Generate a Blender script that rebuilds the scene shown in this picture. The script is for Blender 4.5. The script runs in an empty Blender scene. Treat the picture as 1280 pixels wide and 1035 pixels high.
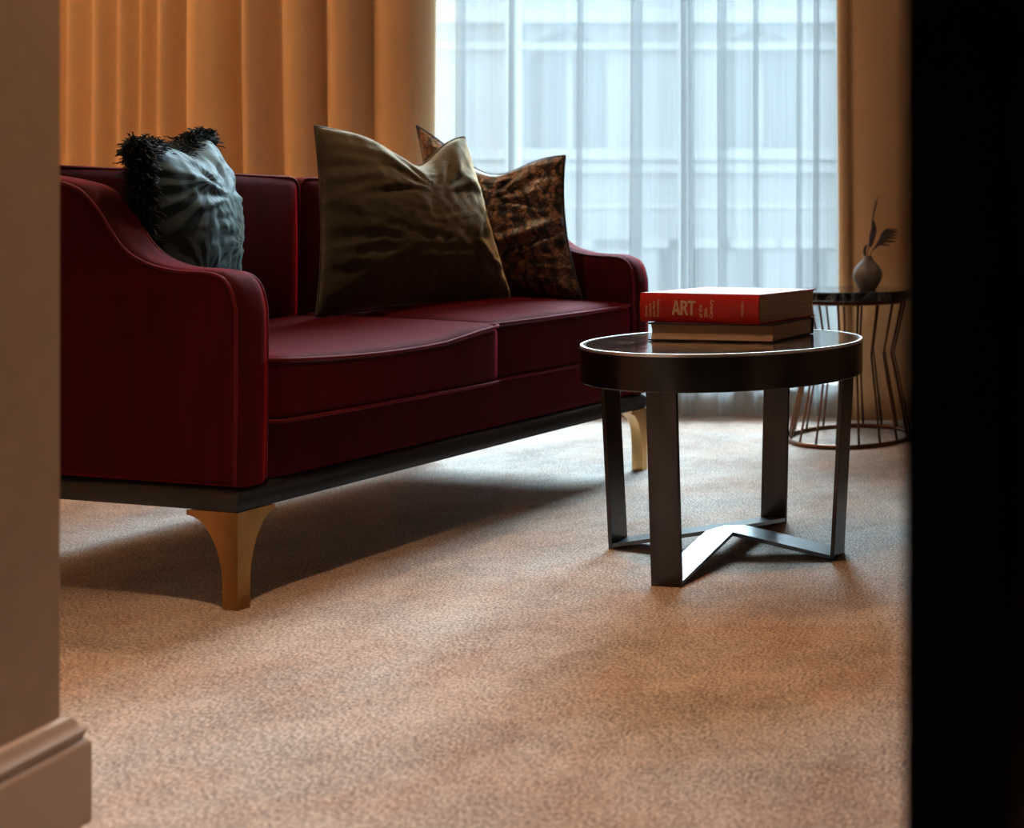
import bpy, bmesh, math, random
from mathutils import Vector, Matrix, noise
R = math.radians
SC = bpy.context.scene
COL = SC.collection

# ------------------------------------------------------------------ camera, world, light, exposure
cam_d = bpy.data.cameras.new('camera')
cam = bpy.data.objects.new('camera', cam_d); COL.objects.link(cam)
cam.location = (0, 0, .75); cam.rotation_euler = (R(90), 0, 0)
cam_d.sensor_fit = 'HORIZONTAL'; cam_d.sensor_width = 36
cam_d.lens = 36 * 1456.4 / 1280
cam_d.shift_x = -(1306.15 - 640) / 1280
cam_d.shift_y = -(517.5 - 284.35) / 1280
cam_d.clip_start = .02
cam_d.dof.use_dof = True; cam_d.dof.focus_distance = 2.62; cam_d.dof.aperture_fstop = 3.3
SC.camera = cam

W = bpy.data.worlds.new('overcast_sky'); SC.world = W; W.use_nodes = True
bg = W.node_tree.nodes['Background']
bg.inputs[0].default_value = (.76, .90, 1, 1); bg.inputs[1].default_value = 7

def light(name, kind, loc, energy, col, parent=None, rot=(0, 0, 0), **kw):
    l = bpy.data.lights.new(name, kind); l.energy = energy; l.color = col
    for k, v in kw.items(): setattr(l, k, v)
    o = bpy.data.objects.new(name, l); COL.objects.link(o); o.location = loc; o.rotation_euler = rot
    if parent: o.parent = parent
    return o
light('hazy_sun_offscreen', 'SUN', (-1.8, 12, 12), 44, (.64, .85, 1), rot=(R(-52), 0, R(7)), angle=R(36))
pl = light('window_portal', 'AREA', (-1.82, 4.95, 1.28), 1, (1, 1, 1), rot=(R(-90), 0, 0), shape='RECTANGLE', size=2.1, size_y=2.5)
pl.data.cycles.is_portal = True

SC.view_settings.view_transform = 'Standard'; SC.view_settings.look = 'None'
SC.view_settings.exposure = 0; SC.view_settings.gamma = 1; SC.view_settings.use_curve_mapping = False
SC.cycles.use_denoising = True; SC.cycles.max_bounces = 10; SC.cycles.transparent_max_bounces = 16
SC.cycles.caustics_reflective = False; SC.cycles.caustics_refractive = False
SC.cycles.sample_clamp_indirect = 6

# ------------------------------------------------------------------ materials
def newmat(name):
    m = bpy.data.materials.new(name); m.use_nodes = True
    nt = m.node_tree; return m, nt, nt.nodes['Principled BSDF']
def N(nt, t, **kw):
    n = nt.nodes.new(t)
    for k, v in kw.items(): setattr(n, k, v)
    return n
def mth(nt, op, a, b=None, c=None):
    n = nt.nodes.new('ShaderNodeMath'); n.operation = op
    for i, x in enumerate((a, b, c)):
        if x is None: continue
        if isinstance(x, (int, float)): n.inputs[i].default_value = x
        else: nt.links.new(x, n.inputs[i])
    return n.outputs[0]
def ramp(nt, fac, stops):
    r = nt.nodes.new('ShaderNodeValToRGB'); e = r.color_ramp.elements
    while len(e) < len(stops): e.new(.5)
    for k, (p, c) in enumerate(stops):
        e[k].position = p; e[k].color = (*c, 1) if len(c) == 3 else c
    nt.links.new(fac, r.inputs[0]); return r.outputs[0]
def mat(name, col, rough=.5, metal=0., var=.15, scale=8., stretch=(1, 1, 1), bump=0., bscale=None, sheen=0., stint=None, srough=.4, spec=.5, coat=0.):
    m, nt, b = newmat(name)
    tc = N(nt, 'ShaderNodeTexCoord'); mp = N(nt, 'ShaderNodeMapping'); mp.inputs['Scale'].default_value = stretch
    nt.links.new(tc.outputs['Object'], mp.inputs[0])
    nz = N(nt, 'ShaderNodeTexNoise'); nz.inputs['Scale'].default_value = scale; nz.inputs['Detail'].default_value = 5
    nt.links.new(mp.outputs[0], nz.inputs['Vector'])
    lo = tuple(max(0, x * (1 - var)) for x in col); hi = tuple(min(1, x * (1 + var)) for x in col)
    nt.links.new(ramp(nt, nz.outputs[0], [(.3, lo), (.7, hi)]), b.inputs['Base Color'])
    b.inputs['Roughness'].default_value = rough; b.inputs['Metallic'].default_value = metal
    b.inputs['Specular IOR Level'].default_value = spec; b.inputs['Coat Weight'].default_value = coat
    if sheen:
        b.inputs['Sheen Weight'].default_value = sheen; b.inputs['Sheen Roughness'].default_value = srough
        b.inputs['Sheen Tint'].default_value = (*(stint or (1, 1, 1)), 1)
    if bump:
        n2 = N(nt, 'ShaderNodeTexNoise'); n2.inputs['Scale'].default_value = bscale or scale * 6; n2.inputs['Detail'].default_value = 3
        nt.links.new(mp.outputs[0], n2.inputs['Vector'])
        bp = N(nt, 'ShaderNodeBump'); bp.inputs['Strength'].default_value = bump; bp.inputs['Distance'].default_value = .004
        nt.links.new(n2.outputs[0], bp.inputs['Height']); nt.links.new(bp.outputs[0], b.inputs['Normal'])
    return m
M = {}
M['velvet'] = mat('burgundy_velvet', (.046, .0008, .0019), .8, var=.3, scale=7, stretch=(5, 5, .7), sheen=.85, stint=(.95, .025, .05), srough=.30, spec=.1, bump=.25, bscale=500)
M['velvet_pipe'] = mat('burgundy_piping', (.09, .004, .008), .7, var=.2, sheen=.6, stint=(.90, .12, .15), srough=.4, spec=.15)
M['black_wood'] = mat('black_lacquered_wood', (.012, .014, .017), .3, var=.3, scale=20, stretch=(1, 1, 6), spec=.55)
M['bronze_leg'] = mat('brushed_brass', (.46, .25, .09), .38, 1., var=.45, scale=9, stretch=(1, 1, .3), bump=.08)
M['wall'] = mat('warm_grey_plaster', (.40, .29, .215), .9, var=.05, scale=30, bump=.12, bscale=260)
M['skirting'] = mat('painted_skirting', (.40, .29, .215), .45, var=.05, scale=20)
M['ceiling'] = mat('ceiling_paint', (.72, .69, .64), .9, var=.03)
M['door'] = mat('black_door_paint', (.018, .018, .020), .6, var=.2, spec=.3)
M['door_face'] = mat('dark_door_veneer', (.03, .018, .01), .5, var=.3, stretch=(6, 6, .5), spec=.2)
M['dark_metal'] = mat('dark_bronze_metal', (.060, .050, .045), .27, 1., var=.3, scale=14, stretch=(1, 1, .4))
M['bar_metal'] = mat('brushed_gunmetal', (.10, .10, .10), .30, 1., var=.15, scale=14)
M['steel_edge'] = mat('polished_steel_edge', (.92, .86, .80), .30, 1., var=.05)
M['copper'] = mat('antique_copper_wire', (.13, .055, .027), .34, 1., var=.3, scale=20)
M['pages'] = mat('paper_pages', (.60, .42, .29), .9, var=.28, scale=9, stretch=(.6, .6, 130))
M['cover_red'] = mat('red_book_cloth', (.62, .012, .008), .28, var=.15, scale=9)
M['cover_dark'] = mat('dark_book_cloth', (.022, .010, .010), .5, var=.2)
M['letter'] = mat('cream_print', (.86, .58, .36), .6, var=.03)
M['olive'] = mat('olive_brown_velvet', (.060, .044, .024), .8, var=.35, scale=5, sheen=1., stint=(.95, .74, .48), srough=.42, spec=.1, bump=.3, bscale=90)
M['olive_pipe'] = mat('olive_seam', (.05, .04, .025), .7, var=.2, sheen=.6, stint=(.6, .5, .35))
M['fringe'] = mat('navy_black_fringe', (.010, .016, .022), .7, var=.6, scale=60, spec=.25)
M['vase'] = mat('grey_brown_stoneware', (.22, .19, .155), .5, var=.45, scale=14, bump=.2, bscale=60)
M['dried'] = mat('dried_leaf_brown', (.075, .052, .045), .7, var=.4, scale=30)
M['stem'] = mat('dried_stem_tan', (.20, .13, .085), .7, var=.3, scale=30)
M['white_frame'] = mat('white_window_paint', (.72, .75, .76), .4, var=.03)
M['rod'] = mat('brass_rod', (.5, .36, .2), .35, 1., var=.1)
M['stone'] = mat('pale_street_stone', (.14, .142, .142), .85, var=.14, scale=1.2)
M['stone_light'] = mat('pale_stone_ledge', (.19, .19, .188), .8, var=.08, scale=2)
M['far_glass'] = mat('dark_far_window', (.03, .034, .036), .4, var=.2, scale=1)
M['street'] = mat('street_asphalt', (.13, .13, .135), .9, var=.15, scale=3)
M['lamp_white'] = mat('lamp_white_metal', (.8, .78, .74), .4, var=.03)

def m_carpet():
    m, nt, b = newmat('beige_wool_carpet')
    tc = N(nt, 'ShaderNodeTexCoord')
    def nz(s, d=4, r=.6):
        n = N(nt, 'ShaderNodeTexNoise'); n.inputs['Scale'].default_value = s; n.inputs['Detail'].default_value = d; n.inputs['Roughness'].default_value = r
        nt.links.new(tc.outputs['Object'], n.inputs['Vector']); return n.outputs[0]
    fine = nz(185, 2, .7); mid = nz(26, 5); big = nz(4.5, 5, .62)
    v = mth(nt, 'ADD', mth(nt, 'MULTIPLY', fine, .70), mth(nt, 'ADD', mth(nt, 'MULTIPLY', mid, .12), mth(nt, 'MULTIPLY', big, .18)))
    c1 = ramp(nt, v, [(.39, (.10, .055, .036)), (.5, (.36, .235, .17)), (.60, (.62, .46, .36))])
    c = ramp(nt, v, [(.39, (.11, .082, .068)), (.5, (.38, .31, .265)), (.60, (.68, .58, .50))])
    mx = N(nt, 'ShaderNodeMix', data_type='RGBA'); nt.links.new(ramp(nt, nz(2.6, 6, .65), [(.42, (0, 0, 0)), (.60, (1, 1, 1))]), mx.inputs[0])
    nt.links.new(c, mx.inputs[6]); nt.links.new(c1, mx.inputs[7])
    nt.links.new(mx.outputs[2], b.inputs['Base Color']); b.inputs['Roughness'].default_value = .95
    b.inputs['Specular IOR Level'].default_value = .1
    b.inputs['Sheen Weight'].default_value = .25; b.inputs['Sheen Roughness'].default_value = .6
    bp = N(nt, 'ShaderNodeBump'); bp.inputs['Strength'].default_value = .7; bp.inputs['Distance'].default_value = .006
    h = mth(nt, 'ADD', mth(nt, 'MULTIPLY', fine, .6), mth(nt, 'MULTIPLY', mid, .5))
    nt.links.new(h, bp.inputs['Height']); nt.links.new(bp.outputs[0], b.inputs['Normal'])
    return m
M['carpet'] = m_carpet()

def m_curtain():
    m, nt, b = newmat('amber_curtain_fabric')
    tc = N(nt, 'ShaderNodeTexCoord'); mp = N(nt, 'ShaderNodeMapping'); mp.inputs['Scale'].default_value = (260, 260, 220)
    nt.links.new(tc.outputs['Object'], mp.inputs[0])
    n = N(nt, 'ShaderNodeTexNoise'); n.inputs['Scale'].default_value = 1; nt.links.new(mp.outputs[0], n.inputs['Vector'])
    nt.links.new(ramp(nt, n.outputs[0], [(.3, (.60, .37, .19)), (.7, (.70, .44, .23))]), b.inputs['Base Color'])
    b.inputs['Roughness'].default_value = .75; b.inputs['Specular IOR Level'].default_value = .2
    b.inputs['Sheen Weight'].default_value = .3; b.inputs['Sheen Tint'].default_value = (1, .8, .55, 1)
    bp = N(nt, 'ShaderNodeBump'); bp.inputs['Strength'].default_value = .1; bp.inputs['Distance'].default_value = .001
    nt.links.new(n.outputs[0], bp.inputs['Height']); nt.links.new(bp.outputs[0], b.inputs['Normal'])
    return m
M['curtain'] = m_curtain()

def m_sheer():
    m, nt, b = newmat('white_sheer_voile')
    out = nt.nodes['Material Output']
    tc = N(nt, 'ShaderNodeTexCoord'); mp = N(nt, 'ShaderNodeMapping'); mp.inputs['Scale'].default_value = (160, 160, 2)
    nt.links.new(tc.outputs['Object'], mp.inputs[0])
    n = N(nt, 'ShaderNodeTexNoise'); n.inputs['Scale'].default_value = 1; nt.links.new(mp.outputs[0], n.inputs['Vector'])
    tr = N(nt, 'ShaderNodeBsdfTransparent'); tl = N(nt, 'ShaderNodeBsdfTranslucent'); df = N(nt, 'ShaderNodeBsdfDiffuse')
    tr.inputs[0].default_value = (.97, .99, 1, 1); tl.inputs[0].default_value = (.25, .25, .25, 1); df.inputs[0].default_value = (.55, .55, .54, 1)
    a = N(nt, 'ShaderNodeMixShader'); a.inputs[0].default_value = .45
    nt.links.new(tl.outputs[0], a.inputs[1]); nt.links.new(df.outputs[0], a.inputs[2])
    f = mth(nt, 'MULTIPLY_ADD', n.outputs[0], .16, .44)
    x = N(nt, 'ShaderNodeMixShader'); nt.links.new(f, x.inputs[0]); nt.links.new(tr.outputs[0], x.inputs[1]); nt.links.new(a.outputs[0], x.inputs[2])
    nt.links.new(x.outputs[0], out.inputs[0]); nt.nodes.remove(b); return m
M['sheer'] = m_sheer()

def m_glass():
    m, nt, b = newmat('window_glass'); out = nt.nodes['Material Output']
    tr = N(nt, 'ShaderNodeBsdfTransparent'); tr.inputs[0].default_value = (.95, .98, .98, 1)
    gl = N(nt, 'ShaderNodeBsdfGlossy'); gl.inputs['Roughness'].default_value = .02
    x = N(nt, 'ShaderNodeMixShader'); x.inputs[0].default_value = .06
    nt.links.new(tr.outputs[0], x.inputs[1]); nt.links.new(gl.outputs[0], x.inputs[2]); nt.links.new(x.outputs[0], out.inputs[0])
    nt.nodes.remove(b); return m
M['glass'] = m_glass()

def m_shade():
    m, nt, b = newmat('cream_lamp_shade'); out = nt.nodes['Material Output']
    tl = N(nt, 'ShaderNodeBsdfTranslucent'); tl.inputs[0].default_value = (.85, .7, .5, 1)
    df = N(nt, 'ShaderNodeBsdfDiffuse'); df.inputs[0].default_value = (.8, .7, .55, 1)
    x = N(nt, 'ShaderNodeMixShader'); x.inputs[0].default_value = .4
    nt.links.new(tl.outputs[0], x.inputs[1]); nt.links.new(df.outputs[0], x.inputs[2]); nt.links.new(x.outputs[0], out.inputs[0])
    nt.nodes.remove(b); return m
M['shade'] = m_shade()
def m_emit(name, col, s):
    m, nt, b = newmat(name); b.inputs['Emission Color'].default_value = (*col, 1); b.inputs['Emission Strength'].default_value = s; return m
M['bulb'] = m_emit('warm_bulb', (1, .62, .3), 12)

def m_marble(name, base, vein, rough):
    m, nt, b = newmat(name)
    tc = N(nt, 'ShaderNodeTexCoord'); nz = N(nt, 'ShaderNodeTexNoise'); nz.inputs['Scale'].default_value = 6; nz.inputs['Detail'].default_value = 8; nz.inputs['Distortion'].default_value = 1.6
    nt.links.new(tc.outputs['Object'], nz.inputs['Vector'])
    v = mth(nt, 'ABSOLUTE', mth(nt, 'SUBTRACT', nz.outputs[0], .5))
    nt.links.new(ramp(nt, v, [(0., vein), (.03, base), (.2, tuple(x * .6 for x in base))]), b.inputs['Base Color'])
    b.inputs['Roughness'].default_value = rough; b.inputs['Specular IOR Level'].default_value = .7
    n2 = N(nt, 'ShaderNodeTexNoise'); n2.inputs['Scale'].default_value = 38; n2.inputs['Detail'].default_value = 2; nt.links.new(tc.outputs['Object'], n2.inputs['Vector'])
    bp = N(nt, 'ShaderNodeBump'); bp.inputs['Strength'].default_value = .10; bp.inputs['Distance'].default_value = .004
    nt.links.new(n2.outputs[0], bp.inputs['Height']); nt.links.new(bp.outputs[0], b.inputs['Normal'])
    return m
M['marble'] = m_marble('dark_emperador_marble', (.045, .032, .026), (.20, .14, .10), .07)
M['marble_black'] = m_marble('black_veined_marble', (.012, .011, .012), (.11, .10, .09), .08)

def m_pattern():
    m, nt, b = newmat('bronze_printed_velvet')
    tc = N(nt, 'ShaderNodeTexCoord'); uv = tc.outputs['UV']
    n1 = N(nt, 'ShaderNodeTexNoise'); n1.inputs['Scale'].default_value = 5; n1.inputs['Detail'].default_value = 2; n1.inputs['Distortion'].default_value = 1.5; nt.links.new(uv, n1.inputs['Vector'])
    n2 = N(nt, 'ShaderNodeTexVoronoi'); n2.inputs['Scale'].default_value = 26; n2.feature = 'DISTANCE_TO_EDGE'; nt.links.new(uv, n2.inputs['Vector'])
    wv = N(nt, 'ShaderNodeTexWave'); wv.inputs['Scale'].default_value = 3.2; wv.inputs['Distortion'].default_value = 9; wv.inputs['Detail'].default_value = 3; wv.inputs['Detail Scale'].default_value = 2.2; nt.links.new(uv, wv.inputs['Vector'])
    v = mth(nt, 'MULTIPLY', mth(nt, 'ADD', mth(nt, 'MULTIPLY', n1.outputs[0], 1.1), mth(nt, 'MULTIPLY', wv.outputs[0], .45)), mth(nt, 'MINIMUM', mth(nt, 'MULTIPLY_ADD', n2.outputs[0], 9, .25), 1))
    nt.links.new(ramp(nt, v, [(.38, (.010, .009, .010)), (.62, (.065, .036, .022)), (.85, (.24, .12, .066))]), b.inputs['Base Color'])
    b.inputs['Roughness'].default_value = .42; b.inputs['Specular IOR Level'].default_value = .35
    b.inputs['Sheen Weight'].default_value = .6; b.inputs['Sheen Roughness'].default_value = .3; b.inputs['Sheen Tint'].default_value = (.6, .6, .62, 1)
    n3 = N(nt, 'ShaderNodeTexNoise'); n3.inputs['Scale'].default_value = 40; nt.links.new(uv, n3.inputs['Vector'])
    bp = N(nt, 'ShaderNodeBump'); bp.inputs['Strength'].default_value = .3; bp.inputs['Distance'].default_value = .004
    nt.links.new(n3.outputs[0], bp.inputs['Height']); nt.links.new(bp.outputs[0], b.inputs['Normal'])
    return m
M['pattern'] = m_pattern()

def m_leaf():
    m, nt, b = newmat('teal_palm_print_velvet')
    tc = N(nt, 'ShaderNodeTexCoord')
    nzv = N(nt, 'ShaderNodeTexNoise'); nzv.inputs['Scale'].default_value = 7; nt.links.new(tc.outputs['UV'], nzv.inputs['Vector'])
    sep = N(nt, 'ShaderNodeSeparateXYZ'); nt.links.new(tc.outputs['UV'], sep.inputs[0])
    wob = mth(nt, 'MULTIPLY', mth(nt, 'SUBTRACT', nzv.outputs[0], .5), .06)
    total = None
    for (px, py, k, rr, ph) in ((.62, .42, 22, .45, 0.), (.30, .80, 18, .42, 1.), (.95, .85, 20, .4, 2.), (.20, .22, 20, .34, .5)):
        dx = mth(nt, 'ADD', mth(nt, 'SUBTRACT', sep.outputs[0], px), wob); dy = mth(nt, 'ADD', mth(nt, 'SUBTRACT', sep.outputs[1], py), wob)
        ang = mth(nt, 'ARCTAN2', dy, dx); r = mth(nt, 'SQRT', mth(nt, 'ADD', mth(nt, 'MULTIPLY', dx, dx), mth(nt, 'MULTIPLY', dy, dy)))
        st = mth(nt, 'SINE', mth(nt, 'MULTIPLY_ADD', ang, k, ph))
        st = mth(nt, 'SMOOTH_MIN', mth(nt, 'MAXIMUM', mth(nt, 'MULTIPLY_ADD', st, 1.5, .35), 0), 1, .2)
        f = mth(nt, 'MAXIMUM', mth(nt, 'MINIMUM', mth(nt, 'MULTIPLY', mth(nt, 'SUBTRACT', rr, r), 9), 1), 0)
        v = mth(nt, 'MULTIPLY', st, f); total = v if total is None else mth(nt, 'MAXIMUM', total, v)
    nt.links.new(ramp(nt, total, [(.0, (.008, .024, .030)), (1., (.105, .165, .18))]), b.inputs['Base Color'])
    b.inputs['Roughness'].default_value = .6; b.inputs['Specular IOR Level'].default_value = .25
    b.inputs['Sheen Weight'].default_value = .28; b.inputs['Sheen Roughness'].default_value = .3; b.inputs['Sheen Tint'].default_value = (.6, .85, .82, 1)
    return m
M['leafprint'] = m_leaf()

# ------------------------------------------------------------------ mesh helpers
def obj(name, verts, faces, m, parent=None, smooth=True, uvs=None, auto=None):
    me = bpy.data.meshes.new(name); me.from_pydata([tuple(v) for v in verts], [], faces)
    bm = bmesh.new(); bm.from_mesh(me); bmesh.ops.recalc_face_normals(bm, faces=bm.faces)
    if auto is not None:
        for e in bm.edges:
            if len(e.link_faces) == 2 and e.calc_face_angle(0) > auto: e.smooth = False
    bm.to_mesh(me); bm.free()
    if smooth:
        for p in me.polygons: p.use_smooth = True
    if uvs:
        ul = me.uv_layers.new(name='UVMap')
        for l in me.loops: ul.data[l.index].uv = uvs[l.vertex_index]
    me.materials.append(M[m] if isinstance(m, str) else m)
    o = bpy.data.objects.new(name, me); COL.objects.link(o)
    if parent: o.parent = parent
    return o
def tag(o, label=None, cat=None, group=None, kind=None):
    for k, v in (('label', label), ('category', cat), ('group', group), ('kind', kind)):
        if v: o[k] = v
    return o
def empty(name, loc=(0, 0, 0), rz=0):
    o = bpy.data.objects.new(name, None); COL.objects.link(o); o.location = loc; o.rotation_euler = (0, 0, rz); o.empty_display_size = .1; return o
def boxg(a, b):
    (x0, y0, z0), (x1, y1, z1) = a, b
    return [(x0, y0, z0), (x1, y0, z0), (x1, y1, z0), (x0, y1, z0), (x0, y0, z1), (x1, y0, z1), (x1, y1, z1), (x0, y1, z1)], \
           [(0, 3, 2, 1), (4, 5, 6, 7), (0, 1, 5, 4), (1, 2, 6, 5), (2, 3, 7, 6), (3, 0, 4, 7)]
def box(name, a, b, m, parent=None, bev=0.):
    v, f = boxg(a, b); o = obj(name, v, f, m, parent, smooth=False)
    if bev:
        md = o.modifiers.new('bevel', 'BEVEL'); md.width = bev; md.segments = 2; md.limit_method = 'ANGLE'
    return o
def lathe(prof, n=48, c=(0, 0, 0), closed=False):
    v = []; f = []; k = len(prof)
    for i in range(n):
        a = 2 * math.pi * i / n
        for (r, z) in prof: v.append((c[0] + r * math.cos(a), c[1] + r * math.sin(a), c[2] + z))
    for i in range(n):
        j = (i + 1) % n
        for q in range(k if closed else k - 1):
            q2 = (q + 1) % k; f.append((i * k + q, j * k + q, j * k + q2, i * k + q2))
    if not closed:
        if prof[0][0] > 1e-6: f.append(tuple(i * k for i in range(n)))
        if prof[-1][0] > 1e-6: f.append(tuple(i * k + k - 1 for i in range(n)))
    return v, f
def tube(path, r, n=8, closed=False, rad=None):
    P = [Vector(p) for p in path]; v = []; f = []; k = len(P); up = None
    for i, p in enumerate(P):
        if closed: t = P[(i + 1) % k] - P[i - 1]
        else: t = P[min(i + 1, k - 1)] - P[max(i - 1, 0)]
        t.normalize()
        if up is None: up = t.orthogonal().normalized()
        up = (up - t * up.dot(t))
        if up.length < 1e-6: up = t.orthogonal()
        up.normalize(); s = t.cross(up); rr = rad[i] if rad else r
        for q in range(n):
            a = 2 * math.pi * q / n; v.append(p + (up * math.cos(a) + s * math.sin(a)) * rr)
    for i in range(k if closed else k - 1):
        j = (i + 1) % k
        for q in range(n): f.append((i * n + q, i * n + (q + 1) % n, j * n + (q + 1) % n, j * n + q))
    if not closed: f += [tuple(range(n)), tuple((k - 1) * n + q for q in range(n))]
    return v, f
def catmull(pts, sub=5):
    P = [Vector(p) for p in pts]; out = []
    for i in range(len(P) - 1):
        a = P[max(i - 1, 0)]; b = P[i]; c = P[i + 1]; d = P[min(i + 2, len(P) - 1)]
        for k in range(sub):
            t = k / sub
            out.append(.5 * ((2 * b) + (c - a) * t + (2 * a - 5 * b + 4 * c - d) * t * t + (3 * b - a - 3 * c + d) * t ** 3))
    out.append(P[-1]); return out
def rbox(a, b, r, n=16, warp=None):
    """rounded box: subdivided cube snapped on a rounded-box surface, then warped"""
    lo = Vector(a); hi = Vector(b); V = {}; verts = []; faces = []
    def pt(p):
        key = tuple(round(x * n) for x in p)
        if key in V: return V[key]
        q = Vector([lo[i] + (hi[i] - lo[i]) * p[i] for i in range(3)])
        # concentrate samples near the edges
        for i in range(3):
            t = p[i] * 2 - 1; t = math.copysign(1 - (1 - abs(t)) ** 1.6, t); q[i] = (lo[i] + hi[i]) / 2 + (hi[i] - lo[i]) / 2 * t
        inner = Vector([min(max(q[i], lo[i] + r), hi[i] - r) for i in range(3)])
        dd = q - inner
        if dd.length > 1e-9: q = inner + dd.normalized() * r
        if warp: q = Vector(warp(q, p))
        V[key] = len(verts); verts.append(q); return V[key]
    for ax in range(3):
        for side in (0, 1):
            for i in range(n):
                for j in range(n):
                    c = []
                    for (ii, jj) in ((i, j), (i + 1, j), (i + 1, j + 1), (i, j + 1)):
                        p = [0, 0, 0]; p[ax] = side; p[(ax + 1) % 3] = ii / n; p[(ax + 2) % 3] = jj / n; c.append(pt(p))
                    faces.append(tuple(c))
    return verts, faces
def join(*gs):
    v = []; f = []
    for (a, b) in gs:
        o = len(v); v += list(a); f += [tuple(i + o for i in q) for q in b]
    return v, f
rnd = random.Random(5)

# ------------------------------------------------------------------ the setting
H = 2.75
def struct(name, a, b, m, bev=0.): return tag(box(name, a, b, m, None, bev), kind='structure')
struct('floor', (-4.75, -1.9, -.12), (1.3, 4.9, 0), 'carpet')
struct('ceiling', (-4.75, -1.9, H), (1.3, 4.9, H + .12), 'ceiling')
struct('wall_left', (-4.75, 1.332, 0), (-4.6, 4.9, H), 'wall')
struct('wall_right', (1.15, -1.9, 0), (1.3, 4.9, H), 'wall')
struct('wall_behind', (-1.40, -1.9, 0), (1.15, -1.75, H), 'wall')
struct('wall_passage', (-1.40, -1.75, 0), (-1.2277, 1.452, H), 'wall')
struct('wall_near_left', (-4.6, 1.332, 0), (-1.40, 1.452, H), 'wall')
struct('wall_near_right', (-.005, 1.46, 0), (1.15, 1.58, H), 'wall')
struct('wall_near_header', (-1.2277, 1.332, 2.15), (-.005, 1.452, H), 'wall')
# window wall with an opening
WX0, WX1, WZ0, WZ1, WY0, WY1 = -2.86, -.80, .10, 2.48, 4.625, 4.9
wv, wf = join(boxg((-4.6, WY0, 0), (WX0, WY1, H)), boxg((WX1, WY0, 0), (1.15, WY1, H)), boxg((WX0, WY0, 0), (WX1, WY1, WZ0)), boxg((WX0, WY0, WZ1), (WX1, WY1, H)))
tag(obj('wall_window', wv, wf, 'wall', smooth=False), kind='structure')
# skirting along the passage wall and round its end
prof = [(0, 0), (.022, 0), (.022, .098), (.020, .103), (.0165, .106), (.0165, .111), (.0185, .1145), (.0185, .118), (.013, .124), (.0115, .130), (.008, .1365), (0, .139)]
def sweep(path, prof, m, name):
    # path in plan, outward offset along the left-hand normal mitred at corners
    P = [Vector(p) for p in path]; v = []; f = []; k = len(prof)
    for i, p in enumerate(P):
        ns = []
        if i > 0: t = (P[i] - P[i - 1]).normalized(); ns.append(Vector((t.y, -t.x)))
        if i < len(P) - 1: t = (P[i + 1] - P[i]).normalized(); ns.append(Vector((t.y, -t.x)))
        nn = ns[0] if len(ns) == 1 else (ns[0] + ns[1]) / (1 + ns[0].dot(ns[1]))
        for (o, z) in prof: v.append((p.x + nn.x * o, p.y + nn.y * o, z))
    for i in range(len(P) - 1):
        for q in range(k): f.append((i * k + q, (i + 1) * k + q, (i + 1) * k + (q + 1) % k, i * k + (q + 1) % k))
    f += [tuple(range(k)), tuple((len(P) - 1) * k + q for q in range(k))]
    return tag(obj(name, v, f, m, auto=.5), kind='structure')
sweep([(-1.2277, -1.75), (-1.2277, 1.452), (-4.6, 1.452)], prof, 'skirting', 'baseboard_left')
sweep([(-4.6, 4.625), (-2.86, 4.625)], [(o, z) for o, z in prof], 'skirting', 'baseboard_window')
# open door leaf, seen on its edge
door = tag(box('door_1', (-.0728, .60, .008), (-.0205, 1.40, 2.12), 'door', None, .002), kind='structure')
box('door_panel', (-.0205, .606, .01), (-.0185, 1.396, 2.118), 'door_face', door)
for z in (.3, 1.8):
    v, f = lathe([(0, 0), (.008, 0), (.008, .1), (0, .1)], 16, (-.012, 1.412, z)); obj('hinge', v, f, 'rod', door)
# window frame with three casements
win = empty('window_1', ((WX0 + WX1) / 2, 4.8, WZ0)); tag(win, kind='structure')
wo = Vector(win.location)
def wbox(name, a, b, m): return box(name, Vector(a) - wo, Vector(b) - wo, m, win, .003)
for a, b in (((WX0, 4.76, WZ0), (WX0 + .06, 4.84, WZ1)), ((WX1 - .06, 4.76, WZ0), (WX1, 4.84, WZ1)), ((WX0 + .06, 4.76, WZ0), (WX1 - .06, 4.84, WZ0 + .06)), ((WX0 + .06, 4.76, WZ1 - .06), (WX1 - .06, 4.84, WZ1))):
    wbox('window_frame', a, b, 'white_frame')
for x in (-2.19, -1.48): wbox('mullion', (x - .022, 4.77, WZ0 + .06), (x + .022, 4.83, WZ1 - .06), 'white_frame')
xs = [WX0 + .06, -2.19, -1.48, WX1 - .06]
for k in range(3): wbox('pane', (xs[k] + (.022 if k else 0), 4.798, WZ0 + .06), (xs[k + 1] - (.022 if k < 2 else 0), 4.802, WZ1 - .06), 'glass').modifiers.clear()
wbox('window_sill', (WX0 + .001, 4.605, WZ0 + .001), (WX1 - .001, 4.76, WZ0 + .03), 'white_frame')

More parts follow.
